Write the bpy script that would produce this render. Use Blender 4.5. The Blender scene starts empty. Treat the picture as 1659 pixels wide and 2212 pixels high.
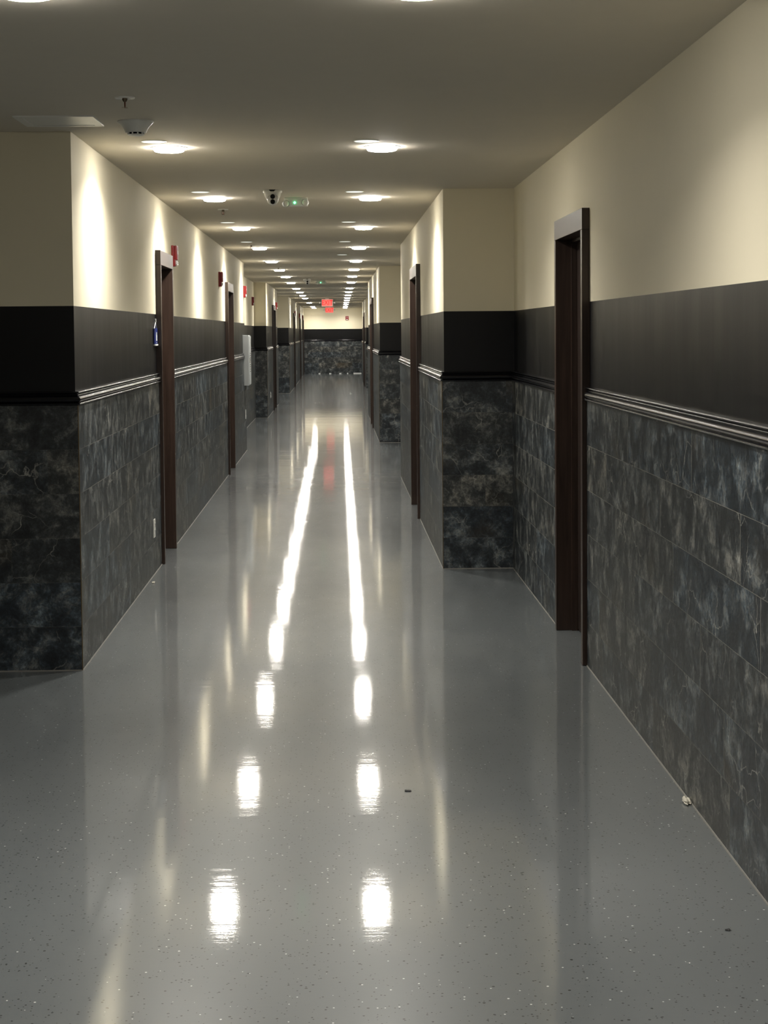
import bpy, bmesh, math, random
from mathutils import Vector, Matrix
random.seed(7)
S = bpy.context.scene
COL = S.collection

# ------------------------------------------------------------------ camera, world, exposure
F_PX, W_PX, H_PX = 3600.0, 1659.0, 2212.0
YAW, PITCH, ROLL = 0.0290753, -0.0543034, -0.0082394
cd = bpy.data.cameras.new('camera'); cam = bpy.data.objects.new('camera', cd); COL.objects.link(cam)
cd.sensor_fit = 'VERTICAL'; cd.sensor_height = 24.0
cd.lens = F_PX / H_PX * 24.0
cd.shift_y = -192.909 / H_PX
cd.clip_start = 0.05; cd.clip_end = 200
fw = Vector((math.sin(YAW)*math.cos(PITCH), math.cos(YAW)*math.cos(PITCH), math.sin(PITCH)))
rt = Vector((math.cos(YAW), -math.sin(YAW), 0)); up = rt.cross(fw)
r2 = rt*math.cos(ROLL) + up*math.sin(ROLL); u2 = -rt*math.sin(ROLL) + up*math.cos(ROLL)
M3 = Matrix((r2, u2, -fw)).transposed()
cam.matrix_world = Matrix.Translation((0, 0, 1.58)) @ M3.to_4x4()
S.camera = cam

w = bpy.data.worlds.new('world'); S.world = w; w.use_nodes = True
w.node_tree.nodes['Background'].inputs[0].default_value = (0.9, 0.95, 1, 1)
w.node_tree.nodes['Background'].inputs[1].default_value = 0.0
S.view_settings.view_transform = 'Standard'; S.view_settings.look = 'None'
S.view_settings.gamma = 1.0; S.view_settings.use_curve_mapping = False
S.view_settings.exposure = 0.16
S.cycles.use_denoising = True; S.cycles.denoising_input_passes = 'RGB_ALBEDO_NORMAL'
S.cycles.max_bounces = 5; S.cycles.diffuse_bounces = 4; S.cycles.glossy_bounces = 3; S.cycles.transmission_bounces = 2
S.cycles.use_adaptive_sampling = True; S.cycles.adaptive_threshold = 0.02; S.cycles.adaptive_min_samples = 20
S.cycles.sample_clamp_indirect = 8.0
S.cycles.use_light_tree = True
LAMP_STRENGTH = 105.0
LAMP_WATTS = 15.5
LAMP_COLOR = (1.0, 0.955, 0.87, 1)

# ------------------------------------------------------------------ materials
def newmat(name):
    m = bpy.data.materials.new(name); m.use_nodes = True
    nt = m.node_tree; b = nt.nodes['Principled BSDF']
    return m, nt, b
def N(nt, typ, **kw):
    n = nt.nodes.new(typ)
    for k, v in kw.items():
        if k.startswith('i_'):
            key = k[2:]
            n.inputs[int(key) if key.isdigit() else key].default_value = v
        else: setattr(n, k, v)
    return n
def math_(nt, op, a, b=None, c=None, clamp=False):
    n = nt.nodes.new('ShaderNodeMath'); n.operation = op; n.use_clamp = clamp
    for i, v in enumerate((a, b, c)):
        if v is None: continue
        if isinstance(v, (int, float)): n.inputs[i].default_value = v
        else: nt.links.new(v, n.inputs[i])
    return n.outputs[0]
def mixc(nt, fac, a, b):
    n = nt.nodes.new('ShaderNodeMix'); n.data_type = 'RGBA'
    for s, v in ((n.inputs['Factor'], fac), (n.inputs[6], a), (n.inputs[7], b)):
        if isinstance(v, (int, float)): s.default_value = v
        elif isinstance(v, tuple): s.default_value = v if len(v) == 4 else (*v, 1)
        else: nt.links.new(v, s)
    return n.outputs[2]
def ramp(nt, src, stops):
    n = nt.nodes.new('ShaderNodeValToRGB'); el = n.color_ramp.elements
    while len(el) < len(stops): el.new(0.5)
    for e, (p, c) in zip(el, stops):
        e.position = p; e.color = c if len(c) == 4 else (*c, 1)
    nt.links.new(src, n.inputs[0]); return n.outputs[0]
def noise(nt, vec, scale, detail=3, rough=0.55, dist=0.0):
    n = N(nt, 'ShaderNodeTexNoise'); n.inputs['Scale'].default_value = scale
    n.inputs['Detail'].default_value = detail; n.inputs['Roughness'].default_value = rough
    n.inputs['Distortion'].default_value = dist
    nt.links.new(vec, n.inputs['Vector']); return n.outputs['Fac']
def mapping(nt, vec, scale=(1, 1, 1), loc=(0, 0, 0)):
    n = N(nt, 'ShaderNodeMapping'); n.inputs['Scale'].default_value = scale; n.inputs['Location'].default_value = loc
    nt.links.new(vec, n.inputs['Vector']); return n.outputs[0]
def bump(nt, h, strength, dist, nrm=None):
    n = N(nt, 'ShaderNodeBump'); n.inputs['Strength'].default_value = strength; n.inputs['Distance'].default_value = dist
    nt.links.new(h, n.inputs['Height'])
    if nrm: nt.links.new(nrm, n.inputs['Normal'])
    return n.outputs[0]
def pos(nt): return N(nt, 'ShaderNodeNewGeometry').outputs['Position']

def simple(name, col, rough=0.5, metal=0.0, spec=0.5, bumpy=None, var=0.0):
    m, nt, b = newmat(name)
    b.inputs['Base Color'].default_value = (*col, 1); b.inputs['Roughness'].default_value = rough
    b.inputs['Metallic'].default_value = metal; b.inputs['Specular IOR Level'].default_value = spec
    P = pos(nt)
    if var:
        f = noise(nt, P, 9, 3)
        nt.links.new(mixc(nt, f, tuple(c*(1-var) for c in col), tuple(min(1, c*(1+var)) for c in col)), b.inputs['Base Color'])
    if bumpy:
        nt.links.new(bump(nt, noise(nt, P, bumpy[0], 3), bumpy[1], bumpy[2]), b.inputs['Normal'])
    return m
def emis(name, col, strength, base=(0.8, 0.8, 0.8)):
    m, nt, b = newmat(name)
    b.inputs['Base Color'].default_value = (*base, 1)
    b.inputs['Emission Color'].default_value = (*col[:3], 1); b.inputs['Emission Strength'].default_value = strength
    return m

CREAM = simple('cream_wall_paint', (0.76, 0.70, 0.54), 0.7, spec=0.15, bumpy=(160, 0.06, 0.002), var=0.015)
CEIL = simple('ceiling_paint', (0.66, 0.61, 0.515), 0.8, spec=0.1, bumpy=(120, 0.05, 0.002), var=0.02)

def black_paint():
    m, nt, b = newmat('black_satin_paint')
    b.inputs['Base Color'].default_value = (0.0020, 0.0020, 0.0026, 1)
    b.inputs['Specular IOR Level'].default_value = 0.32
    P = pos(nt)
    st = noise(nt, mapping(nt, P, (2.6, 2.6, 0.35)), 1.6, 4)          # vertical roller marks
    nt.links.new(math_(nt, 'MULTIPLY_ADD', st, 0.18, 0.32), b.inputs['Roughness'])
    b1 = bump(nt, st, 0.25, 0.004)
    b2 = bump(nt, noise(nt, P, 140, 2), 0.07, 0.002, b1)
    nt.links.new(b2, b.inputs['Normal'])
    return m
BLACK = black_paint()
RAILM = simple('black_gloss_moulding', (0.004, 0.004, 0.006), 0.2, spec=0.45)

ROW, TLEN = 1.252/6, 1.2
def tile():
    m, nt, b = newmat('dark_marble_tile')
    g = N(nt, 'ShaderNodeNewGeometry'); P = g.outputs['Position']
    sp = N(nt, 'ShaderNodeSeparateXYZ'); nt.links.new(P, sp.inputs[0])
    sn = N(nt, 'ShaderNodeSeparateXYZ'); nt.links.new(g.outputs['True Normal'], sn.inputs[0])
    side = math_(nt, 'GREATER_THAN', math_(nt, 'ABSOLUTE', sn.outputs[0]), 0.5)
    s = math_(nt, 'ADD', math_(nt, 'MULTIPLY', side, sp.outputs[1]),
              math_(nt, 'MULTIPLY', math_(nt, 'SUBTRACT', 1.0, side), math_(nt, 'ADD', sp.outputs[0], 40.33)))
    zr = math_(nt, 'DIVIDE', math_(nt, 'ADD', sp.outputs[2], 0.0), ROW)
    row = math_(nt, 'FLOOR', zr)
    rnd = N(nt, 'ShaderNodeTexWhiteNoise', noise_dimensions='1D')
    nt.links.new(math_(nt, 'ADD', math_(nt, 'MULTIPLY', row, 3.17), math_(nt, 'MULTIPLY', math_(nt, 'SIGN', sp.outputs[0]), 7.3)), rnd.inputs['W'])
    u = math_(nt, 'ADD', math_(nt, 'DIVIDE', s, TLEN), rnd.outputs['Value'])
    colid = math_(nt, 'FLOOR', u)
    fu = math_(nt, 'MULTIPLY', math_(nt, 'SUBTRACT', u, colid), TLEN)
    fz = math_(nt, 'MULTIPLY', math_(nt, 'SUBTRACT', zr, row), ROW)
    eu = math_(nt, 'MINIMUM', fu, math_(nt, 'SUBTRACT', TLEN, fu))
    ez = math_(nt, 'MINIMUM', fz, math_(nt, 'SUBTRACT', ROW, fz))
    P0 = P
    gn = noise(nt, P0, 1.7, 2)
    gz = math_(nt, 'LESS_THAN', ez, math_(nt, 'MULTIPLY_ADD', gn, 0.0016, 0.0001))
    gu = math_(nt, 'MULTIPLY', math_(nt, 'LESS_THAN', eu, 0.0022), side)
    grout = math_(nt, 'MAXIMUM', gz, gu)
    idn = N(nt, 'ShaderNodeTexWhiteNoise', noise_dimensions='3D')
    cv = N(nt, 'ShaderNodeCombineXYZ')
    nt.links.new(colid, cv.inputs[0]); nt.links.new(row, cv.inputs[1]); nt.links.new(side, cv.inputs[2])
    nt.links.new(cv.outputs[0], idn.inputs[0])
    off = N(nt, 'ShaderNodeVectorMath', operation='MULTIPLY_ADD')
    nt.links.new(idn.outputs['Color'], off.inputs[0]); off.inputs[1].default_value = (9, 9, 9); nt.links.new(P, off.inputs[2])
    T = off.outputs[0]
    cloud = noise(nt, T, 8.0, 8, 0.66, 0.35)
    c = ramp(nt, cloud, [(0.36, (0.008, 0.010, 0.012)), (0.50, (0.022, 0.027, 0.030)), (0.585, (0.066, 0.073, 0.075)), (0.73, (0.22, 0.22, 0.205))])
    fine = noise(nt, T, 55, 5, 0.75, 0.3)
    fm = N(nt, 'ShaderNodeMix', data_type='RGBA', blend_type='MULTIPLY'); fm.inputs['Factor'].default_value = 1
    nt.links.new(c, fm.inputs[6]); nt.links.new(ramp(nt, fine, [(0.32, (0.35, 0.35, 0.35)), (0.5, (0.95, 0.95, 0.95)), (0.62, (1.7, 1.7, 1.7)), (0.72, (3.4, 3.4, 3.4))]), fm.inputs[7]); c = fm.outputs[2]
    tone = mixc(nt, idn.outputs['Value'], (0.72, 0.90, 1.08), (1.22, 1.10, 0.95))
    mt = N(nt, 'ShaderNodeMix', data_type='RGBA', blend_type='MULTIPLY'); mt.inputs['Factor'].default_value = 1
    nt.links.new(c, mt.inputs[6]); nt.links.new(tone, mt.inputs[7]); c = mt.outputs[2]
    # veins: thin ridges of distorted noise, broken by a mask
    wn = N(nt, 'ShaderNodeTexNoise'); wn.inputs['Scale'].default_value = 6.0; wn.inputs['Detail'].default_value = 5; nt.links.new(T, wn.inputs['Vector'])
    wv = N(nt, 'ShaderNodeVectorMath', operation='MULTIPLY_ADD'); nt.links.new(wn.outputs['Color'], wv.inputs[0]); wv.inputs[1].default_value = (.22, .22, .22); nt.links.new(T, wv.inputs[2])
    vo = N(nt, 'ShaderNodeTexVoronoi', feature='DISTANCE_TO_EDGE'); vo.inputs['Scale'].default_value = 5.5; nt.links.new(wv.outputs[0], vo.inputs['Vector'])
    r1 = vo.outputs['Distance']
    mk = noise(nt, mapping(nt, T, loc=(3, 1, 5)), 3.5, 3)
    a1 = math_(nt, 'MULTIPLY', math_(nt, 'SUBTRACT', 1.0, math_(nt, 'DIVIDE', r1, 0.016), clamp=True),
               math_(nt, 'MULTIPLY', math_(nt, 'SUBTRACT', mk, 0.50, clamp=True), 7.0, clamp=True))
    v2 = noise(nt, mapping(nt, T, loc=(9, 4, 2)), 11, 7, 0.68, 0.5)
    r2_ = math_(nt, 'ABSOLUTE', math_(nt, 'SUBTRACT', v2, 0.5))
    a2 = math_(nt, 'MULTIPLY', math_(nt, 'SUBTRACT', 1.0, math_(nt, 'DIVIDE', r2_, 0.045), clamp=True),
               math_(nt, 'MULTIPLY', math_(nt, 'SUBTRACT', cloud, 0.45, clamp=True), 3.2, clamp=True))
    c = mixc(nt, math_(nt, 'MULTIPLY', a1, 0.85), c, (0.36, 0.355, 0.32))
    c = mixc(nt, math_(nt, 'MULTIPLY', a2, 0.8), c, (0.26, 0.255, 0.225))
    ru = math_(nt, 'SUBTRACT', noise(nt, mapping(nt, T, loc=(1, 7, 3)), 1.3, 4), 0.60, clamp=True)
    c = mixc(nt, math_(nt, 'MULTIPLY', ru, 3.0, clamp=True), c, (0.085, 0.060, 0.025))
    c = mixc(nt, math_(nt, 'MULTIPLY', grout, math_(nt, 'MULTIPLY_ADD', side, 0.6, 0.3)), c, (0.19, 0.185, 0.16))
    nt.links.new(c, b.inputs['Base Color'])
    b.inputs['Specular IOR Level'].default_value = 0.62
    rr = math_(nt, 'MULTIPLY_ADD', cloud, 0.25, 0.30)
    nt.links.new(math_(nt, 'MAXIMUM', rr, math_(nt, 'MULTIPLY', grout, 0.8)), b.inputs['Roughness'])
    hgt = math_(nt, 'SUBTRACT', math_(nt, 'MULTIPLY', noise(nt, T, 16, 6, 0.7), 1.6), grout)
    nt.links.new(bump(nt, hgt, 1.0, 0.0013), b.inputs['Normal'])
    return m
TILE = tile()

def floor_mat():
    m, nt, b = newmat('grey_speckled_sheet_floor')
    P = pos(nt)
    sp = N(nt, 'ShaderNodeSeparateXYZ'); nt.links.new(P, sp.inputs[0])
    base = mixc(nt, noise(nt, P, 1.4, 5), (0.122, 0.136, 0.142), (0.145, 0.159, 0.164))
    def chips(scale, loc, thr, size, col, base, stretch=(1, 1, 1)):
        v = N(nt, 'ShaderNodeTexVoronoi', feature='F1'); v.inputs['Scale'].default_value = scale
        nt.links.new(mapping(nt, P, stretch, loc), v.inputs['Vector'])
        sc = N(nt, 'ShaderNodeSeparateColor'); nt.links.new(v.outputs['Color'], sc.inputs[0])
        pick = math_(nt, 'GREATER_THAN', sc.outputs[0], thr)
        rad = math_(nt, 'MULTIPLY_ADD', sc.outputs[1], size, size*0.5)
        near = math_(nt, 'LESS_THAN', v.outputs['Distance'], rad)
        f = math_(nt, 'MULTIPLY', pick, near)
        return mixc(nt, f, base, col), f
    base, f1 = chips(62, (0, 0, 0), 0.72, 0.16, (0.018, 0.020, 0.019), base)
    base, f2 = chips(95, (5, 3, 1), 0.76, 0.20, (0.028, 0.03, 0.03), base)
    base, f3 = chips(58, (2, 8, 4), 0.85, 0.12, (0.66, 0.68, 0.66), base)
    nt.links.new(base, b.inputs['Base Color'])
    b.inputs['Specular IOR Level'].default_value = 0.35; b.inputs['Coat Weight'].default_value = 0.9; b.inputs['Coat Roughness'].default_value = 0.04
    smudge = noise(nt, mapping(nt, P, (2.2, 0.8, 1)), 1.5, 5, 0.6)
    nt.links.new(math_(nt, 'MULTIPLY_ADD', smudge, 0.18, 0.23), b.inputs['Roughness'])
    # sheet waviness across the hall, joints, fine orange peel
    wav = noise(nt, mapping(nt, P, (0.25, 1.6, 1)), 1.0, 3, 0.6)
    n1 = bump(nt, wav, 1.0, 0.0012)
    n2 = bump(nt, noise(nt, mapping(nt, P, (1.0, 2.2, 1)), 9, 2), 1.0, 0.00012, n1)
    ds = noise(nt, mapping(nt, P, (0.7, 15, 1)), 1.0, 4, 0.7)
    n2 = bump(nt, math_(nt, 'MULTIPLY', ds, noise(nt, mapping(nt, P, (1.2, 0.5, 1), (4, 2, 0)), 1.0, 2)), 1.0, 0.00035, n2)
    peel = noise(nt, P, 190, 3, 0.6)
    pits = math_(nt, 'SUBTRACT', peel, math_(nt, 'MULTIPLY', math_(nt, 'MAXIMUM', f1, f2), 2.0))
    n3 = bump(nt, pits, 1.0, 0.00005, n2)
    seams = None
    sy = math_(nt, 'ADD', sp.outputs[1], math_(nt, 'MULTIPLY', noise(nt, P, 0.8, 1), 0.03))
    for y0 in (4.88, 5.40, 6.38, 7.44, 10.2, 13.9, 17.3, 21.4, 26.5, 34.4, 41.0, 47.0):
        d = math_(nt, 'ABSOLUTE', math_(nt, 'SUBTRACT', sy, y0))
        rdg = math_(nt, 'SUBTRACT', 1.0, math_(nt, 'DIVIDE', d, 0.03), clamp=True)
        seams = rdg if seams is None else math_(nt, 'MAXIMUM', seams, rdg)
    seams = math_(nt, 'MULTIPLY', seams, math_(nt, 'MULTIPLY', math_(nt, 'SUBTRACT', noise(nt, mapping(nt, P, (1.5, .6, 1), (7, 1, 2)), 1.0, 2), 0.4, clamp=True), 3.0))
    n4 = bump(nt, seams, 1.0, 0.00017, n3)
    nt.links.new(n4, b.inputs['Normal']); nt.links.new(n4, b.inputs['Coat Normal'])
    return m
FLOORM = floor_mat()

def wood():
    m, nt, b = newmat('dark_brown_door_frame')
    P = pos(nt)
    g = noise(nt, mapping(nt, P, (14, 14, 0.7)), 4, 5, 0.6, 0.4)
    nt.links.new(ramp(nt, g, [(0.3, (0.022, 0.012, 0.008)), (0.7, (0.048, 0.028, 0.020))]), b.inputs['Base Color'])
    b.inputs['Roughness'].default_value = 0.34
    nt.links.new(bump(nt, g, 0.1, 0.001), b.inputs['Normal'])
    return m
WOOD = wood()
LEAF = simple('door_leaf_wood', (0.018, 0.010, 0.007), 0.5, var=0.2, bumpy=(30, 0.1, 0.001))
WHITE = simple('white_plastic', (0.74, 0.74, 0.70), 0.35, var=0.02)
WHITEG = simple('glossy_white_plastic', (0.72, 0.72, 0.70), 0.18, var=0.02)
CAULK = simple('pale_sealant', (0.17, 0.165, 0.15), 0.5, var=0.25, bumpy=(60, 0.4, 0.003))
BRASS = simple('bronze_edge_trim', (0.16, 0.115, 0.06), 0.4, metal=0.7)
RED = simple('red_alarm_plastic', (0.24, 0.010, 0.013), 0.4, var=0.05)
BLK = simple('black_plastic', (0.001, 0.001, 0.001), 0.45, spec=0.15)
DARK = simple('dark_grey_plastic', (0.03, 0.03, 0.03), 0.5)
STEEL = simple('brushed_steel', (0.6, 0.58, 0.54), 0.28, metal=1.0)
BRONZE = simple('aged_brass', (0.20, 0.15, 0.10), 0.35, metal=0.9)
CLEAR = simple('strobe_lens', (0.75, 0.74, 0.72), 0.1, spec=0.8)
PANELM = simple('pale_grey_painted_metal', (0.50, 0.52, 0.52), 0.4, var=0.03)
BLUE = simple('blue_sign_enamel', (0.018, 0.035, 0.20), 0.3, var=0.05)
WHITESIGN = simple('white_sign_print', (0.85, 0.87, 0.86), 0.4)
LENS = emis('lit_downlight_lens', LAMP_COLOR, LAMP_STRENGTH)
GHOST = emis('lamp_ghost_glow', (0.93, 0.98, 0.86), 0.95)  # glow for the added discs standing in for lamp ghosts
GREEN = emis('green_status_light', (0.10, 1.0, 0.35), 6.0)
EXITBG = emis('exit_sign_face', (1.0, 0.10, 0.07), 1.0, (0.8, 0.2, 0.2))
EXITLT = emis('exit_sign_letters', (0.62, 0.0, 0.01), 1.0, (0.8, 0.0, 0.0))

for m_ in (GHOST, EXITLT, GREEN):
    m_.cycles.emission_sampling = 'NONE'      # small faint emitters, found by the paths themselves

# ------------------------------------------------------------------ helpers
def link(name, bm, mats, parent=None, loc=None, smooth=False):
    me = bpy.data.meshes.new(name)
    bmesh.ops.recalc_face_normals(bm, faces=bm.faces) if smooth != 'keep' else None
    bm.to_mesh(me); bm.free()
    for m in (mats if isinstance(mats, (list, tuple)) else [mats]): me.materials.append(m)
    if smooth is True:
        for p in me.polygons: p.use_smooth = True
        try: me.set_sharp_from_angle(angle=math.radians(40))
        except Exception: pass
    o = bpy.data.objects.new(name, me); COL.objects.link(o)
    if parent: o.parent = parent
    if loc: o.location = loc
    return o
def tag(o, label=None, cat=None, group=None, kind=None):
    if label: o['label'] = label
    if cat: o['category'] = cat
    if group: o['group'] = group
    if kind: o['kind'] = kind
    return o
def thing(name, label, cat, loc, rotz=0, group=None, kind=None):
    o = bpy.data.objects.new(name, None); COL.objects.link(o); o.location = loc; o.rotation_euler = (0, 0, rotz)
    o.empty_display_size = 0.1
    return tag(o, label, cat, group, kind)
def copy_tree(o, parent=None):
    c = o.copy(); COL.objects.link(c)
    if parent: c.parent = parent
    for ch in [x for x in COL.objects if x.parent == o]: copy_tree(ch, c)
    return c
def box(bm, x0, x1, y0, y1, z0, z1, bev=0.0, mi=0):
    vs = [bm.verts.new((x, y, z)) for x in (x0, x1) for y in (y0, y1) for z in (z0, z1)]
    idx = [(0, 1, 3, 2), (4, 6, 7, 5), (0, 4, 5, 1), (2, 3, 7, 6), (0, 2, 6, 4), (1, 5, 7, 3)]
    fs = [bm.faces.new([vs[i] for i in f]) for f in idx]
    for f in fs: f.material_index = mi
    if bev:
        es = list({e for f in fs for e in f.edges})
        bmesh.ops.bevel(bm, geom=es, offset=bev, segments=2, affect='EDGES', profile=0.6)
def lathe(bm, prof, n=40, cx=0, cy=0, mi=0, axis='Z'):
    rings = []
    for r, z in prof:
        ring = []
        for i in range(n):
            a = 2*math.pi*i/n; x, y = r*math.cos(a), r*math.sin(a)
            p = (cx+x, cy+y, z) if axis == 'Z' else (cx+x, z, cy+y)
            ring.append(bm.verts.new(p))
        rings.append(ring)
    for a, b_ in zip(rings, rings[1:]):
        for i in range(n):
            f = bm.faces.new((a[i], a[(i+1) % n], b_[(i+1) % n], b_[i])); f.material_index = mi
    f = bm.faces.new(rings[0]); f.material_index = mi
    f = bm.faces.new(list(reversed(rings[-1]))); f.material_index = mi
def tube(bm, pts, r, n=8):
    pts = [Vector(p) for p in pts]; rings = []
    for i, p in enumerate(pts):
        d = (pts[min(i+1, len(pts)-1)] - pts[max(i-1, 0)]).normalized()
        a = d.orthogonal().normalized() if i == 0 else (rings_a - rings_a.dot(d)*d).normalized()
        rings_a = a; c = d.cross(a)
        rings.append([bm.verts.new(p + r*(math.cos(t)*a + math.sin(t)*c)) for t in [2*math.pi*k/n for k in range(n)]])
    for a, b_ in zip(rings, rings[1:]):
        for i in range(n): bm.faces.new((a[i], a[(i+1) % n], b_[(i+1) % n], b_[i]))
    bm.faces.new(rings[0]); bm.faces.new(list(reversed(rings[-1])))
def text_mesh(name, s, size, mat, parent, mat4, depth=0.001):
    cu = bpy.data.curves.new(name, 'FONT'); cu.body = s; cu.size = size; cu.extrude = depth
    cu.align_x = 'CENTER'; cu.align_y = 'CENTER'
    tmp = bpy.data.objects.new('tmp', cu); COL.objects.link(tmp)
    bpy.context.view_layer.update()
    me = bpy.data.meshes.new_from_object(tmp.evaluated_get(bpy.context.evaluated_depsgraph_get()))
    bpy.data.objects.remove(tmp); bpy.data.curves.remove(cu)
    me.transform(mat4); me.materials.clear(); me.materials.append(mat)
    o = bpy.data.objects.new(name, me); COL.objects.link(o); o.parent = parent
    return o

# ------------------------------------------------------------------ room shell
H = 2.521; ZR = 1.252; ZP = 1.714; TP = 0.015; THK = 0.14
YB, YE = -9.0, 64.1
L_PTS = [(-2.7, YB), (-2.7, 7.83), (-1.216, 7.83), (-1.216, 22.55), (-1.50, 22.55), (-1.50, 31.13),
         (-1.275, 31.13), (-1.275, 37.2), (-1.58, 37.2), (-1.58, 43.55), (-1.20, 43.55), (-1.20, YE)]
R_PTS = [(1.190, YB), (1.190, 11.04), (0.722, 11.04), (0.722, 18.12), (1.19, 18.12), (1.19, 23.8),
         (0.642, 23.8), (0.642, 31.8), (1.15, 31.8), (1.15, 46.6), (0.88, 46.6), (0.88, 53.4), (1.2, 53.4), (1.2, YE)]
DOORS = [('L', 11.42, 12.30), ('L', 18.62, 19.62), ('L', 34.05, 35.35), ('L', 48.4, 49.5), ('L', 56.7, 57.9), ('L', 62.3, 63.4),
         ('R', 7.76, 8.74), ('R', 14.02, 15.22), ('R', 27.4, 28.7), ('R', 48.5, 50.0)]
DZ = 2.15; CW = 0.05; CH = 0.10      # outer height of a door frame, width of its side face, height of its head

def segs_of(pts, sign):
    """sign +1: room lies to the right of the path (left wall)."""
    out = []
    for (x0, y0), (x1, y1) in zip(pts, pts[1:]):
        dx, dy = x1-x0, y1-y0; L = math.hypot(dx, dy); dx /= L; dy /= L
        n = (dy*sign, -dx*sign)
        out.append(((x0, y0), (x1, y1), n))
    return out
def offpt(pts, segs, i, d):
    nx = ny = 0
    ns = []
    if i > 0: ns.append(segs[i-1][2])
    if i < len(segs): ns.append(segs[i][2])
    for n in ns: nx += n[0]; ny += n[1]
    return (pts[i][0]+d*nx, pts[i][1]+d*ny)
def wall(name, pts, sign, doors, label):
    segs = segs_of(pts, sign); bm = bmesh.new()
    def quad(i, dA, zA, dB, zB, mi, cut=True):
        a0, a1 = offpt(pts, segs, i, dA), offpt(pts, segs, i+1, dA)
        b0, b1 = offpt(pts, segs, i, dB), offpt(pts, segs, i+1, dB)
        n = segs[i][2]
        if abs(n[0]) < 0.5 or not cut:
            f = bm.faces.new([bm.verts.new((*a0, zA)), bm.verts.new((*a1, zA)), bm.verts.new((*b1, zB)), bm.verts.new((*b0, zB))])
            f.material_index = mi; return
        ops = sorted((y0+0.01, y1-0.01) for y0, y1 in doors if min(a0[1], a1[1]) < y0 and y1 < max(a0[1], a1[1]))
        ya, yb = [a0[1], b0[1]], None
        starts = [(a0[1], b0[1])] + [(o[1], o[1]) for o in ops]
        ends = [(o[0], o[0]) for o in ops] + [(a1[1], b1[1])]
        for s_, e_ in zip(starts, ends):
            f = bm.faces.new([bm.verts.new((a0[0], s_[0], zA)), bm.verts.new((a0[0], e_[0], zA)),
                              bm.verts.new((b0[0], e_[1], zB)), bm.verts.new((b0[0], s_[1], zB))])
            f.material_index = mi
    for i in range(len(segs)):
        quad(i, TP, 0, TP, ZR, 0)
        quad(i, TP, ZR, 0, ZR, 0)
        quad(i, 0, ZR, 0, ZP, 1)
        quad(i, 0, ZP, 0, DZ-0.01, 2)
        quad(i, 0, DZ-0.01, 0, H, 2, cut=False)
        quad(i, -THK, H, -THK, DZ-0.01, 2, cut=False)
        quad(i, -THK, DZ-0.01, -THK, 0, 2)
        quad(i, 0, H, -THK, H, 2, cut=False)
        quad(i, TP, 0, -THK, 0, 0)
    o = link(name, bm, [TILE, BLACK, CREAM], smooth='keep')
    # the normals of every sheet must face out of the wall body
    bm = bmesh.new(); bm.from_mesh(o.data); bmesh.ops.remove_doubles(bm, verts=bm.verts, dist=1e-5)
    bmesh.ops.recalc_face_normals(bm, faces=bm.faces); bm.to_mesh(o.data); bm.free()
    return tag(o, label, None, None, 'structure')
RAIL = [(0, 1.3155), (.012, 1.3155), (.016, 1.3148), (.019, 1.3128), (.020, 1.310), (.018, 1.3075), (.012, 1.306), (.0085, 1.305), (.0085, 1.3025), (.012, 1.3015), (.0150, 1.300), (.016, 1.298),
        (.0145, 1.2962), (.0105, 1.2952), (.0105, 1.2935), (.016, 1.2925), (.0215, 1.290), (.0262, 1.286), (.0290, 1.280), (.0290, 1.274), (.0255, 1.269), (.019, 1.2662),
        (.0175, 1.2635), (.022, 1.2625), (.0265, 1.2605), (.0285, 1.258), (.0275, 1.2545), (.024, 1.2525), (.018, 1.2515), (.0, 1.2515)]
CLK = [(TP-.002, .0), (TP+.004, .0), (TP+.003, .002), (TP, .0045), (TP-.002, .0045)]
def sweep(name, pts, sign, doors, prof, mat, label, smooth=True, gap=0.0):
    segs = segs_of(pts, sign); bm = bmesh.new()
    for i in range(len(segs)):
        n = segs[i][2]
        P0 = [offpt(pts, segs, i, d) for d, z in prof]; P1 = [offpt(pts, segs, i+1, d) for d, z in prof]
        runs = []
        if abs(n[0]) > 0.5:
            ops = sorted((y0-gap, y1+gap) for y0, y1 in doors if min(P0[0][1], P1[0][1]) < y0 and y1 < max(P0[0][1], P1[0][1]))
            st = [[p[1] for p in P0]] + [[o[1]]*len(prof) for o in ops]
            en = [[o[0]]*len(prof) for o in ops] + [[p[1] for p in P1]]
            for s_, e_ in zip(st, en):
                runs.append(([(P0[k][0], s_[k], prof[k][1]) for k in range(len(prof))], [(P1[k][0], e_[k], prof[k][1]) for k in range(len(prof))]))
        else:
            runs.append(([(*P0[k], prof[k][1]) for k in range(len(prof))], [(*P1[k], prof[k][1]) for k in range(len(prof))]))
        for A, B in runs:
            va = [bm.verts.new(p) for p in A]; vb = [bm.verts.new(p) for p in B]; m = len(prof)
            for k in range(m): bm.faces.new((va[k], va[(k+1) % m], vb[(k+1) % m], vb[k]))
            bm.faces.new(va); bm.faces.new(list(reversed(vb)))
    bmesh.ops.remove_doubles(bm, verts=bm.verts, dist=1e-6) if prof is RAIL and False else None
    o = link(name, bm, mat, smooth=True)
    return tag(o, label, None, None, 'structure')

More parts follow.
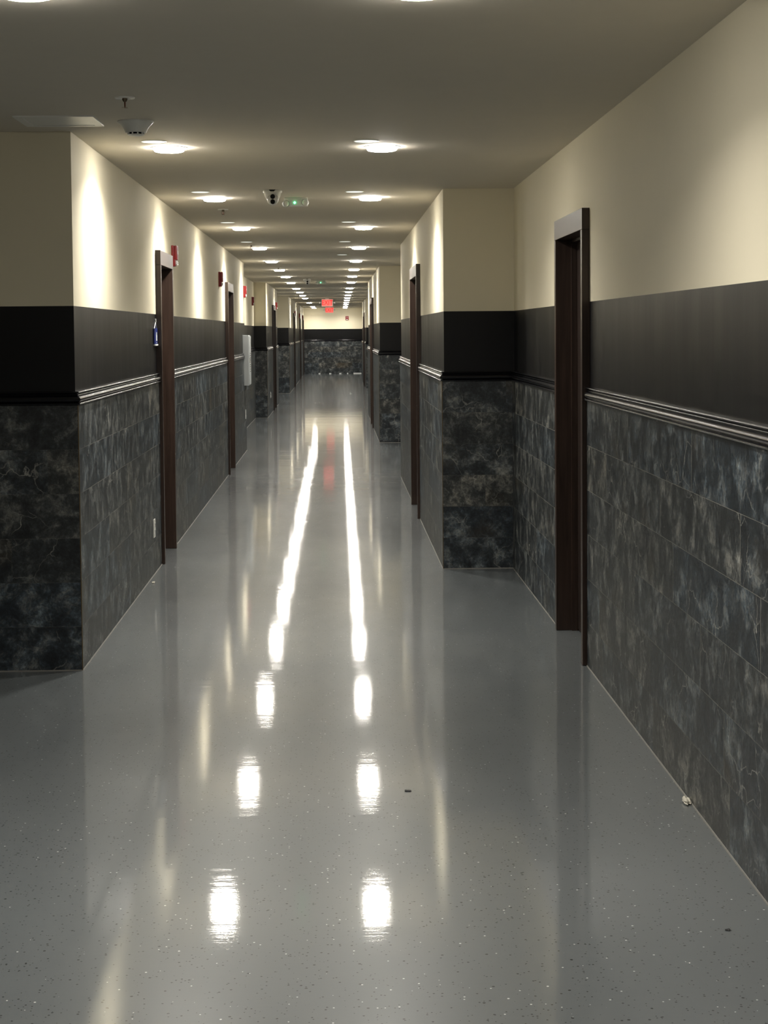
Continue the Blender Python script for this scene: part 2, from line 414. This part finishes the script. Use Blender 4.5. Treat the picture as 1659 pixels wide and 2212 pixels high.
LD = [(a, b) for s_, a, b in DOORS if s_ == 'L']; RD = [(a, b) for s_, a, b in DOORS if s_ == 'R']
wall('wall_left', L_PTS, 1, LD, 'left corridor wall, cream over black paint over dark marble tiles')
wall('wall_right', R_PTS, -1, RD, 'right corridor wall, cream over black paint over dark marble tiles')
wall('wall_end', [(-1.20, YE), (1.2, YE)], 1, [], 'far end wall closing the corridor, cream above black band and marble')
wall('wall_back', [(1.190, YB), (-2.7, YB)], 1, [], 'wall behind the viewer')
sweep('trim_1', L_PTS, 1, LD, RAIL, RAILM, 'glossy black chair rail along the left wall')
sweep('trim_2', R_PTS, -1, RD, RAIL, RAILM, 'glossy black chair rail along the right wall')
sweep('trim_3', [(-1.20, YE), (1.2, YE)], 1, [], RAIL, RAILM, 'black chair rail across the far end wall')
sweep('trim_4', L_PTS, 1, LD, CLK, CAULK, 'pale sealant line where left wall tiles meet the floor')
sweep('trim_5', R_PTS, -1, RD, CLK, CAULK, 'pale sealant line where right wall tiles meet the floor')
# bronze edge strips on the convex tile corners
k = 6
for x, y, lab in ((-1.216+TP, 7.83-TP, 'thin bronze edge strip on the nearest left wall corner'), (0.722-TP, 11.04-TP, 'thin bronze edge strip on the nearest right projecting corner'),
                  (-1.275+TP, 31.13-TP, 'bronze edge strip on the second left wall corner'), (0.642-TP, 23.8-TP, 'bronze edge strip on the second right projecting corner'),
                  (-1.20+TP, 43.55-TP, 'bronze edge strip on the farthest left wall corner'), (0.88-TP, 46.6-TP, 'bronze edge strip on the farthest right projecting corner')):
    bm = bmesh.new(); s_ = 1 if x < 0 else -1
    box(bm, min(x-.003*s_, x+.0012*s_), max(x-.003*s_, x+.0012*s_), y-.0012, y+.004, 0.001, 1.2495)
    tag(link('trim_%d' % k, bm, BRASS), lab, None, None, 'structure'); k += 1

bm = bmesh.new(); box(bm, -2.9, 1.5, YB-.2, YE+.2, -0.15, 0.0)
tag(link('floor', bm, FLOORM), 'glossy grey speckled sheet floor', None, None, 'structure')
bm = bmesh.new(); box(bm, -2.9, 1.5, YB-.2, YE+.2, H, H+0.15)
tag(link('ceiling', bm, CEIL), 'smooth painted corridor ceiling', None, None, 'structure')

# ------------------------------------------------------------------ doors
door_words = ['nearest door on the left wall, dark brown frame beside the blue sign', 'second door on the left wall, between the first two projecting red alarms and the grey panel',
              'third door on the left, past the first recess', 'fourth door on the left, thin dark frame far down the corridor', 'fifth door on the left, very far down the corridor',
              'last door on the left, next to the far end wall', 'nearest door on the right wall, tall dark brown frame with pale lit head',
              'second door on the right wall, on the projecting stretch', 'third door on the right, thin brown frame past the recess', 'farthest door on the right, thin dark frame near the end wall']
def wall_x(side, y):
    pts = L_PTS if side == 'L' else R_PTS
    for (x0, y0), (x1, y1) in zip(pts, pts[1:]):
        if abs(x0-x1) < 1e-6 and y0 <= y <= y1: return x0
for k, ((side, y0, y1), lab) in enumerate(zip(DOORS, door_words)):
    x = wall_x(side, (y0+y1)/2); s_ = 1 if side == 'L' else -1
    root = thing('door_%d' % (k+1), lab, None, (x, y0, 0), 0, None, 'structure')
    L = y1-y0
    def X(a, b): return (min(a*s_, b*s_), max(a*s_, b*s_))
    pr = 0.036
    bm = bmesh.new()
    for a, b_ in ((0, CW), (L-CW, L)):
        box(bm, *X(-THK-.01, pr), a, b_, 0.0015, DZ-CH, 0.0015)
    box(bm, *X(-THK-.01, pr), 0, L, DZ-CH+.0008, DZ, 0.0015)
    for a, b_ in ((CW-.001, CW+.014), (L-CW-.014, L-CW+.001)):       # stops
        box(bm, *X(-.075, -.045), a, b_, 0.0015, DZ-CH)
    box(bm, *X(-.075, -.045), CW, L-CW, DZ-CH-.014, DZ-CH+.001)
    link('door_frame', bm, WOOD, root)
    bm = bmesh.new(); box(bm, *X(-.12, -.0765), CW+.003, L-CW-.003, 0.008, DZ-CH-.004, 0.002)
    leaf = link('door_leaf', bm, LEAF, root)
    bm = bmesh.new()
    lathe(bm, [(.001, -.0765*s_), (.026, -.0765*s_), (.026, -.070*s_), (.001, -.070*s_)], 20, axis='Z')
    bmesh.ops.rotate(bm, verts=bm.verts, cent=(0, 0, 0), matrix=Matrix.Rotation(math.radians(90), 3, 'Y'))
    bmesh.ops.translate(bm, verts=bm.verts, vec=(0, CW+.07, 1.0))
    tube(bm, [(-.072*s_, CW+.07, 1.0), (-.03*s_, CW+.07, 1.0), (-.026*s_, CW+.075, 1.0), (-.026*s_, CW+.17, 1.0)], .008)
    link('door_handle', bm, STEEL, leaf)

# ------------------------------------------------------------------ ceiling lights
def make_lamp():
    t = thing('ceiling_downlight', '', 'ceiling light', (0, 0, H), 0, 'lit downlights')
    bm = bmesh.new(); lathe(bm, [(.0765, -.0035), (.088, -.0045), (.094, -.002), (.095, 0.0005), (.0765, 0.0005)], 40)
    link('trim_ring', bm, WHITE, t, smooth=True)
    bm = bmesh.new(); lathe(bm, [(.0762, -.001), (.0762, -.014), (.072, -.019), (.060, -.022), (.035, -.024), (.006, -.025)], 24)
    link('lens', bm, LENS, t, smooth=True)
    ld = bpy.data.lights.new('lamp_light', 'AREA'); ld.shape = 'DISK'; ld.size = 0.12; ld.energy = LAMP_WATTS
    ld.color = LAMP_COLOR[:3]; ld.spread = math.radians(145)
    lo = bpy.data.objects.new('lamp_light', ld); COL.objects.link(lo); lo.parent = t; lo.location = (0, 0, -.0265)
    return t
LR = [4.63, 8.53, 11.70, 14.98, 18.52, 21.93, 24.93, 27.95, 31.3, 35.45, 38.73, 42.05, 45.38, 48.6, 52.15, 55.7, 59.9, 63.3]
rows = []
ordw = ['nearest', 'second', 'third', 'fourth', 'fifth', 'sixth', 'seventh', 'eighth', 'ninth', 'tenth', 'eleventh', 'twelfth', 'thirteenth', 'fourteenth', 'fifteenth', 'sixteenth', 'seventeenth', 'farthest']
for i, y in enumerate(LR):
    rows.append(('right', 0.225+0.0028*y, y, ordw[i]))
    if i not in (13, 15): rows.append(('left', -0.838+0.0010*y, y, ordw[i]))
proto = None
for side, x, y, o_ in rows:
    t = make_lamp() if proto is None else copy_tree(proto)
    if proto is None: proto = t
    t.location = (x, y, H)
    lab = '%s lit round white downlight in the %s-hand ceiling row' % (o_, side)
    if o_ == 'nearest': lab = 'lit round downlight of the %s-hand row, cut by the top edge of the picture' % side
    if o_ == 'second': lab += ', the nearest fully seen'
    if o_ == 'farthest': lab += ', just before the end wall'
    t['label'] = lab
for x, y, side in ((0.22, 1.2, 'right'), (-0.84, 1.2, 'left')):
    t = copy_tree(proto); t.location = (x, y, H)
    t['label'] = 'lit round downlight of the %s-hand row %s the viewer' % (side, 'above' if y > 0 else 'behind')

# added glowing discs that imitate camera ghosts of the lit lamps
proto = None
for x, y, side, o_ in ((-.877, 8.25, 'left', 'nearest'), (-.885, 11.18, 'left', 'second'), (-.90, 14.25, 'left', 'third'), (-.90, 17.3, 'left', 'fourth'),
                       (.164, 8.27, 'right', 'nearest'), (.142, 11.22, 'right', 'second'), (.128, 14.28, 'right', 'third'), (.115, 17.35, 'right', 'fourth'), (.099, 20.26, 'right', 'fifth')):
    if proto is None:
        t = thing('lamp_ghost_disc', '', 'ceiling light', (0, 0, H), 0, 'lamp ghost discs')
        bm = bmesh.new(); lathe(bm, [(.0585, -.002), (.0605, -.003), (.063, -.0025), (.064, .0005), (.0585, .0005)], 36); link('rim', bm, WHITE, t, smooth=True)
        bm = bmesh.new(); lathe(bm, [(.0583, -.001), (.0575, -.0025), (.03, -.003), (.004, -.003)], 30); link('lens', bm, GHOST, t, smooth=True)  # glowing face of the added ghost disc, not a lamp lens
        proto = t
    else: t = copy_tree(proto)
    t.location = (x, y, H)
    t['label'] = '%s small glowing disc imitating the camera ghost of a lit downlight, %s-hand row' % (o_, side)

# ------------------------------------------------------------------ ceiling fittings
def sprinkler(loc, lab, mat, first=[None]):
    if first[0] is None:
        t = thing('fire_sprinkler', lab, 'sprinkler', loc, 0, 'ceiling fire sprinklers')
        bm = bmesh.new(); lathe(bm, [(.012, -.004), (.030, -.003), (.038, -.005), (.040, -.002), (.040, .0005), (.012, .0005)], 36)
        link('escutcheon', bm, WHITE, t, smooth=True)
        bm = bmesh.new(); lathe(bm, [(.010, .0), (.011, -.010), (.008, -.014), (.0055, -.018), (.0035, -.018)], 16)
        for s_ in (-1, 1): tube(bm, [(0, s_*.008, -.012), (0, s_*.0125, -.020), (0, s_*.0125, -.032), (0, s_*.004, -.041)], .0018, 6)
        link('frame_arms', bm, mat, t, smooth=True)
        bm = bmesh.new(); tube(bm, [(0, 0, -.016), (0, 0, -.041)], .0022, 8); link('glass_bulb', bm, simple('red_bulb_liquid', (.35, .05, .04), .1), t)
        bm = bmesh.new()
        lathe(bm, [(.002, -.0405), (.007, -.0405), (.007, -.0425), (.002, -.0435)], 18)
        for k_ in range(10):
            a = 2*math.pi*k_/10; c_, s2 = math.cos(a), math.sin(a)
            vs = [(c_*.006-s2*.002, s2*.006+c_*.002), (c_*.013-s2*.003, s2*.013+c_*.003), (c_*.013+s2*.003, s2*.013-c_*.003), (c_*.006+s2*.002, s2*.006-c_*.002)]
            top = [bm.verts.new((p[0], p[1], -.0410)) for p in vs]; bot = [bm.verts.new((p[0], p[1], -.0422)) for p in vs]
            bm.faces.new(top); bm.faces.new(list(reversed(bot)))
            for q in range(4): bm.faces.new((top[q], bot[q], bot[(q+1) % 4], top[(q+1) % 4]))
        link('deflector', bm, mat, t)
        first[0] = t; return t
    t = copy_tree(first[0]); t.location = loc; t['label'] = lab; t.rotation_euler = (0, 0, 1.2)
    return t
sprinkler((-.826, 6.72, H), 'nearest fire sprinkler, hanging from the ceiling just before the smoke detector', BRONZE)
sprinkler((-.838, 12.75, H), 'small fire sprinkler behind the third left-hand lamp, U-shaped frame', BRONZE)
sprinkler((-.884, 17.95, H), 'small fire sprinkler left of a lamp over the second left door', BRONZE)
sprinkler((-.80, 24.2, H), 'tiny fire sprinkler beside the sixth left-hand lamp', BRONZE)
sprinkler((.213, 61.0, H), 'tiny fire sprinkler before the far end wall', BRONZE)

t = thing('smoke_detector', 'white bowl-shaped smoke detector on the ceiling at upper left', 'smoke detector', (-.872, 7.47, H))
bm = bmesh.new(); lathe(bm, [(.080, .0005), (.080, -.003), (.0795, -.005), (.072, -.011), (.062, -.021), (.053, -.035), (.0455, -.050), (.030, -.050)], 48)
link('housing', bm, WHITE, t, smooth=True)
bm = bmesh.new(); lathe(bm, [(.031, -.050), (.031, -.058), (.010, -.058)], 36); link('sensor_chamber', bm, BLK, t, smooth=True)
bm = bmesh.new()
for k_ in range(9):
    a = 2*math.pi*k_/9+.2; x, y = .034*math.cos(a), .034*math.sin(a)
    box(bm, x-.003, x+.003, y-.003, y+.003, -.0585, -.0495)
link('vent_ribs', bm, WHITE, t)
bm = bmesh.new(); lathe(bm, [(.037, -.058), (.037, -.060), (.030, -.0635), (.006, -.064)], 36); link('cap', bm, WHITE, t, smooth=True)

t = thing('ceiling_access_panel', 'square white access hatch in the ceiling above the left corner', 'access panel', (-1.375, 7.26, H))
bm = bmesh.new(); s_ = .345
for a in ((0, s_, 0, .035), (0, s_, s_-.035, s_), (0, .035, .035, s_-.035), (s_-.035, s_, .035, s_-.035)): box(bm, *a, -.006, .0005, .0008)
link('hatch_frame', bm, WHITE, t)
bm = bmesh.new(); box(bm, .037, s_-.037, .037, s_-.037, -.004, .0005, .0008); link('hatch_door', bm, WHITE, t)

def make_camera(loc, lab):
    t = thing('security_camera', lab, 'camera', loc, 0, 'turret security cameras')
    bm = bmesh.new(); lathe(bm, [(.060, .0005), (.060, -.018), (.057, -.024), (.056, -.026), (.053, -.040), (.046, -.056), (.032, -.070), (.015, -.076)], 48)
    # hollow front: recess for the eyeball is suggested by a dark slot at its crown
    link('base_cup', bm, WHITEG, t, smooth=True)
    bm = bmesh.new(); lathe(bm, [(.061, -.002), (.0625, -.006), (.0625, -.014), (.061, -.018)], 48); link('mounting_ring', bm, WHITE, t, smooth=True)
    bm = bmesh.new()
    vs = []
    for i in range(9):
        a = -math.pi/2 - .36 + .72*i/8; vs.append((.0610*math.cos(a), .0635*math.sin(a)))
    top = [bm.verts.new((x*1.02, y, -.0015)) for x, y in vs]; bot = [bm.verts.new((x*.72, y, -.013)) for x, y in vs]
    for q in range(8): bm.faces.new((top[q], top[q+1], bot[q+1], bot[q]))
    topb = [bm.verts.new((x*1.02, y*.9, -.0015)) for x, y in vs]; botb = [bm.verts.new((x*.72, y*.9, -.013)) for x, y in vs]
    for q in range(8): bm.faces.new((topb[q+1], topb[q], botb[q], botb[q+1]))
    for q in range(8): bm.faces.new((top[q+1], top[q], topb[q], topb[q+1])); bm.faces.new((bot[q], bot[q+1], botb[q+1], botb[q]))
    bm.faces.new((top[0], bot[0], botb[0], topb[0])); bm.faces.new((top[8], topb[8], botb[8], bot[8]))
    link('dark_notch', bm, BLK, t)
    bm = bmesh.new(); bmesh.ops.create_uvsphere(bm, u_segments=32, v_segments=20, radius=.039)
    eye = link('eyeball', bm, WHITEG, t, (0.003, -.034, -.064), smooth=True)
    for dz in (.0165, -.0165):
        bm = bmesh.new(); lathe(bm, [(.001, -.043), (.0135, -.043), (.0160, -.039), (.0160, -.026), (.001, -.026)], 30, cx=0, cy=dz, axis='Y')
        link('black_lens', bm, BLK, eye, smooth=True)
    return t
c1 = make_camera((-.401, 11.08, H), 'nearer white turret camera with two black lenses on the ceiling')
c2 = copy_tree(c1); c2.location = (-.471, 29.3, H); c2['label'] = 'farther small turret camera on the ceiling, left of the distant green light'

def head(t, x, z, tilt, y=-.035):
    bm = bmesh.new()
    lathe(bm, [(.010, .028), (.019, .022), (.0245, .004), (.0255, -.006), (.0235, -.008), (.0225, -.002), (.004, .004)], 28, axis='Y')
    bmesh.ops.rotate(bm, verts=bm.verts, cent=(0, 0, 0), matrix=Matrix.Rotation(tilt, 3, 'Z'))
    h = link('lamp_head', bm, WHITEG, t, (x, y, z), smooth=True)
    bm = bmesh.new(); lathe(bm, [(.021, -.004), (.018, -.007), (.004, -.009)], 24, axis='Y')
    bmesh.ops.rotate(bm, verts=bm.verts, cent=(0, 0, 0), matrix=Matrix.Rotation(tilt, 3, 'Z'))
    link('bulb_lens', bm, CLEAR, h, smooth=True)
def make_emergency(loc, lab):
    t = thing('emergency_light', lab, 'emergency light', loc, 0, 'twin-head emergency lights')
    bm = bmesh.new(); box(bm, -.082, .082, -.035, .035, -.057, .0005, .006); link('body', bm, WHITE, t, smooth=True)
    head(t, -.068, -.044, .5, -.046); head(t, .064, -.036, -.5, -.046)
    bm = bmesh.new(); bmesh.ops.create_uvsphere(bm, u_segments=16, v_segments=10, radius=.0075)
    bmesh.ops.translate(bm, verts=bm.verts, vec=(-.008, -.038, -.036)); link('green_indicator', bm, GREEN, t, smooth=True)['label'] = 'glowing green indicator'
    return t
e1 = make_emergency((-.262, 11.72, H), 'nearer white emergency light with glowing green dot and two round heads')
e2 = copy_tree(e1); e2.location = (-.238, 30.4, H); e2['label'] = 'farther emergency light with green glow, small in the distance'

def make_exit(loc, lab, sc=1.0):
    t = thing('exit_sign', lab, 'exit sign', loc, 0, 'red exit signs'); t.scale = (sc, sc, sc)
    bm = bmesh.new(); box(bm, -.155, .155, -.025, .025, -.225, -.02, .006); link('housing', bm, WHITE, t, smooth=True)
    bm = bmesh.new(); box(bm, -.05, .05, -.02, .02, -.021, .0005, .002); link('canopy', bm, WHITE, t)
    bm = bmesh.new(); box(bm, -.138, .138, -.0275, -.0245, -.212, -.034, .001); f = link('face_panel', bm, EXITBG, t); f['label'] = 'glowing red face'
    text_mesh('lettering', 'EXIT', .165, EXITLT, t, Matrix.Translation((0, -.0285, -.123)) @ Matrix.Rotation(math.radians(90), 4, 'X') @ Matrix.Diagonal((.92, 1.15, 1, 1)))
    for s_ in (-1, 1):
        bm = bmesh.new(); tube(bm, [(s_*.150, 0, -.12), (s_*.20, 0, -.12)], .012, 10); link('bracket', bm, WHITE, t)
        head(t, s_*.205, -.118, -.4*s_, -.03)
    return t
x1 = make_exit((-.200, 46.2, H), 'nearer red EXIT sign with two white lamp heads')
x2 = copy_tree(x1); x2.location = (-.185, 61.0, H); x2['label'] = 'farther red EXIT sign hanging below and right of the first'

# ------------------------------------------------------------------ wall fittings
def make_alarm(loc, rot, lab):
    """origin on the wall, thing projects along local -y; local x across the wall"""
    t = thing('fire_alarm_strobe', lab, 'fire alarm', loc, rot, 'red fire alarm strobes')
    bm = bmesh.new()
    box(bm, -.062, .062, -.018, .0, -.078, .078, .003)
    box(bm, -.060, .060, -.043, -.017, -.030, .076, .006)
    box(bm, -.060, .060, -.030, -.017, -.076, -.029, .004)
    link('housing', bm, RED, t, smooth=True)
    bm = bmesh.new(); box(bm, -.032, .032, -.043, -.0285, -.066, -.036, .006); link('strobe_lens', bm, CLEAR, t, smooth=True)['label'] = 'clear white strobe lens'
    text_mesh('lettering', 'FIRE', .034, WHITESIGN, t, Matrix.Translation((.0605, -.031, .020)) @ Matrix.Rotation(math.radians(90), 4, 'Z') @ Matrix.Rotation(math.radians(90), 4, 'X') @ Matrix.Rotation(math.radians(-90), 4, 'Z') @ Matrix.Diagonal((.7, .55, 1, 1)), .0003)
    text_mesh('lettering', 'FIRE', .036, WHITESIGN, t, Matrix.Translation((0, -.0435, .025)) @ Matrix.Rotation(math.radians(90), 4, 'X'), .0003)
    return t
RL = math.radians(90)     # faces +x
A0 = make_alarm((-1.216, 12.615, 2.163), RL, 'red fire alarm strobe above the nearest left door frame corner')
for (x, y, z), rot, lab in (((-1.216, 17.68, 2.15), RL, 'red fire alarm strobe on bright wall before the second left door'),
                            ((-1.216, 22.42, 2.135), RL, 'red fire alarm strobe at the left wall edge above the grey panel'),
                            ((-1.50, 30.40, 2.16), RL, 'red fire alarm strobe in the first left recess, beside the cream pier'),
                            ((-1.275, 36.2, 2.165), RL, 'red fire alarm strobe just past the third left door'),
                            ((-1.20, 50.0, 2.15), RL, 'tiny red fire alarm strobe just past the fourth left door'),
                            ((-1.20, 56.2, 2.15), RL, 'tiny red fire alarm strobe before the fifth left door'),
                            ((-1.20, 61.8, 2.15), RL, 'darkest tiny alarm strobe near the last left door'),
                            ((.478, YE, 2.13), 0, 'small red fire alarm facing the viewer on the far end wall')):
    c = copy_tree(A0); c.location = (x, y, z); c.rotation_euler = (0, 0, rot); c['label'] = lab

t = thing('electrical_panel', 'pale grey metal cabinet box mounted on the left wall', 'electrical panel', (-1.216, 22.06, .888))
bm = bmesh.new(); box(bm, .0, .078, .0, .42, 0, .665, .003); link('cabinet', bm, PANELM, t)
bm = bmesh.new(); box(bm, .0785, .088, .012, .408, .012, .653, .002); d = link('cabinet_door', bm, PANELM, t)
bm = bmesh.new()
for i in range(9): box(bm, .0882, .0895, .12, .30, .18+.03*i, .19+.03*i)
link('louvres', bm, DARK, d)
bm = bmesh.new(); box(bm, .0882, .096, .03, .055, .30, .37, .001); link('latch', bm, STEEL, d)

op = None
for (x, y, z), lab in (((-1.216+TP, 10.95, .304), 'white outlet plate low on the left wall before the nearest door'),
                       ((-1.216+TP, 22.28, .50), 'white outlet plate under the grey panel on the left wall'),
                       ((-1.275+TP, 32.5, .375), 'white outlet plate low on the left wall past the first recess'),
                       ((-1.20+TP, 51.5, .36), 'tiny white outlet plate far along the left wall')):
    if op is None:
        t = thing('wall_outlet', lab, 'outlet', (x, y, z), 0, 'wall outlets')
        bm = bmesh.new(); box(bm, 0, .006, -.038, .038, -.06, .06, .002); link('cover_plate', bm, WHITE, t)
        for dz in (-.022, .022):
            bm = bmesh.new(); box(bm, .0055, .009, -.016, .016, dz-.0135, dz+.0135, .003); so = link('socket', bm, WHITEG, t)
            bm = bmesh.new(); box(bm, .0088, .0093, -.008, -.0055, dz-.003, dz+.007); box(bm, .0088, .0093, .0055, .008, dz-.003, dz+.007); link('slots', bm, DARK, so)
        op = t
    else: t = copy_tree(op); t.location = (x, y, z); t['label'] = lab

# blue sign hanging from a nail before the nearest left door
t = thing('hanging_sign', 'small blue hanging sign with white mark beside the nearest left door', 'sign', (-1.216, 11.31, 1.5))
bm = bmesh.new(); box(bm, .002, .010, -.09, .09, .012, .118, .001); link('plaque', bm, BLUE, t)
bm = bmesh.new(); box(bm, .002, .014, -.09, .09, .001, .011, .001); link('white_lower_edge', bm, WHITESIGN, t)
bm = bmesh.new()
box(bm, .0101, .0112, -.005, .055, .034, .080); box(bm, .0101, .0112, .010, .048, .074, .092, .0)
box(bm, .0101, .0112, .015, .04, .018, .024)
link('white_pictogram', bm, WHITESIGN, t)
bm = bmesh.new(); tube(bm, [(.006, -.075, .114), (.008, .0, .160), (.006, .075, .114)], .0028, 8); link('cord', bm, WHITESIGN, t)
bm = bmesh.new(); tube(bm, [(.0, 0, .162), (.014, 0, .163)], .004, 10); lathe(bm, [(.001, .163), (.005, .163), (.005, .180), (.001, .182)], 10, cx=.008); link('hook', bm, WHITESIGN, t)

# ------------------------------------------------------------------ small debris
def crumb(name, loc, size, lab, mat, cat='debris', group=None):
    bm = bmesh.new(); bmesh.ops.create_icosphere(bm, subdivisions=3, radius=1)
    rnd = random.Random(int(loc[0]*1000+loc[1]*77))
    ph = [rnd.uniform(0, 6) for _ in range(3)]
    for v in bm.verts:
        k_ = 1+.22*math.sin(5*v.co.x+ph[0])+.18*math.sin(7*v.co.y+ph[1])+.1*math.sin(9*v.co.z+ph[2])
        v.co = Vector((v.co.x*size[0]*k_, v.co.y*size[1]*k_, max(-.45, v.co.z)*size[2]*k_))
    zm = min(v.co.z for v in bm.verts)
    for v in bm.verts: v.co.z -= zm
    o = link(name, bm, mat, None, loc, smooth=True); return tag(o, lab, cat, group)
PLAS = simple('plaster_crumb', (.62, .59, .50), .7, var=.3, bumpy=(90, .6, .004))
DIRT = simple('dark_crumb', (.03, .03, .03), .7)
crumb('plaster_crumb', (1.158, 5.46, .0005), (.012, .035, .011), 'small white plaster crumb at the foot of the right wall', PLAS)
crumb('plaster_crumb', (-1.165, 10.55, .0005), (.010, .02, .006), 'small pale crumb at the foot of the left wall', PLAS)
crumb('floor_chip', (.235, 5.66, .0003), (.011, .010, .002), 'small dark chip on the floor right of the lamp reflections', DIRT)
crumb('floor_chip', (1.02, 4.28, .0003), (.007, .006, .002), 'small black speck on the floor at lower right', DIRT)
for i, (x, wd, lab) in enumerate(((-.60, .07, 'leftmost white scrap at the foot of the far end wall'), (-.185, .08, 'second white scrap from the left at the foot of the end wall'),
                   (.197, .08, 'third white scrap from the left at the foot of the end wall'), (.48, .05, 'smallest white scrap at the foot of the end wall'),
                   (.86, .30, 'long white strip at the foot of the end wall on the right'))):
    bm = bmesh.new(); box(bm, x-wd/2, x+wd/2, YE-TP-.05, YE-TP-.012, .0005, .028, .002)
    tag(link('tile_spacer', bm, WHITESIGN), lab, 'scrap', 'white scraps by the end wall')
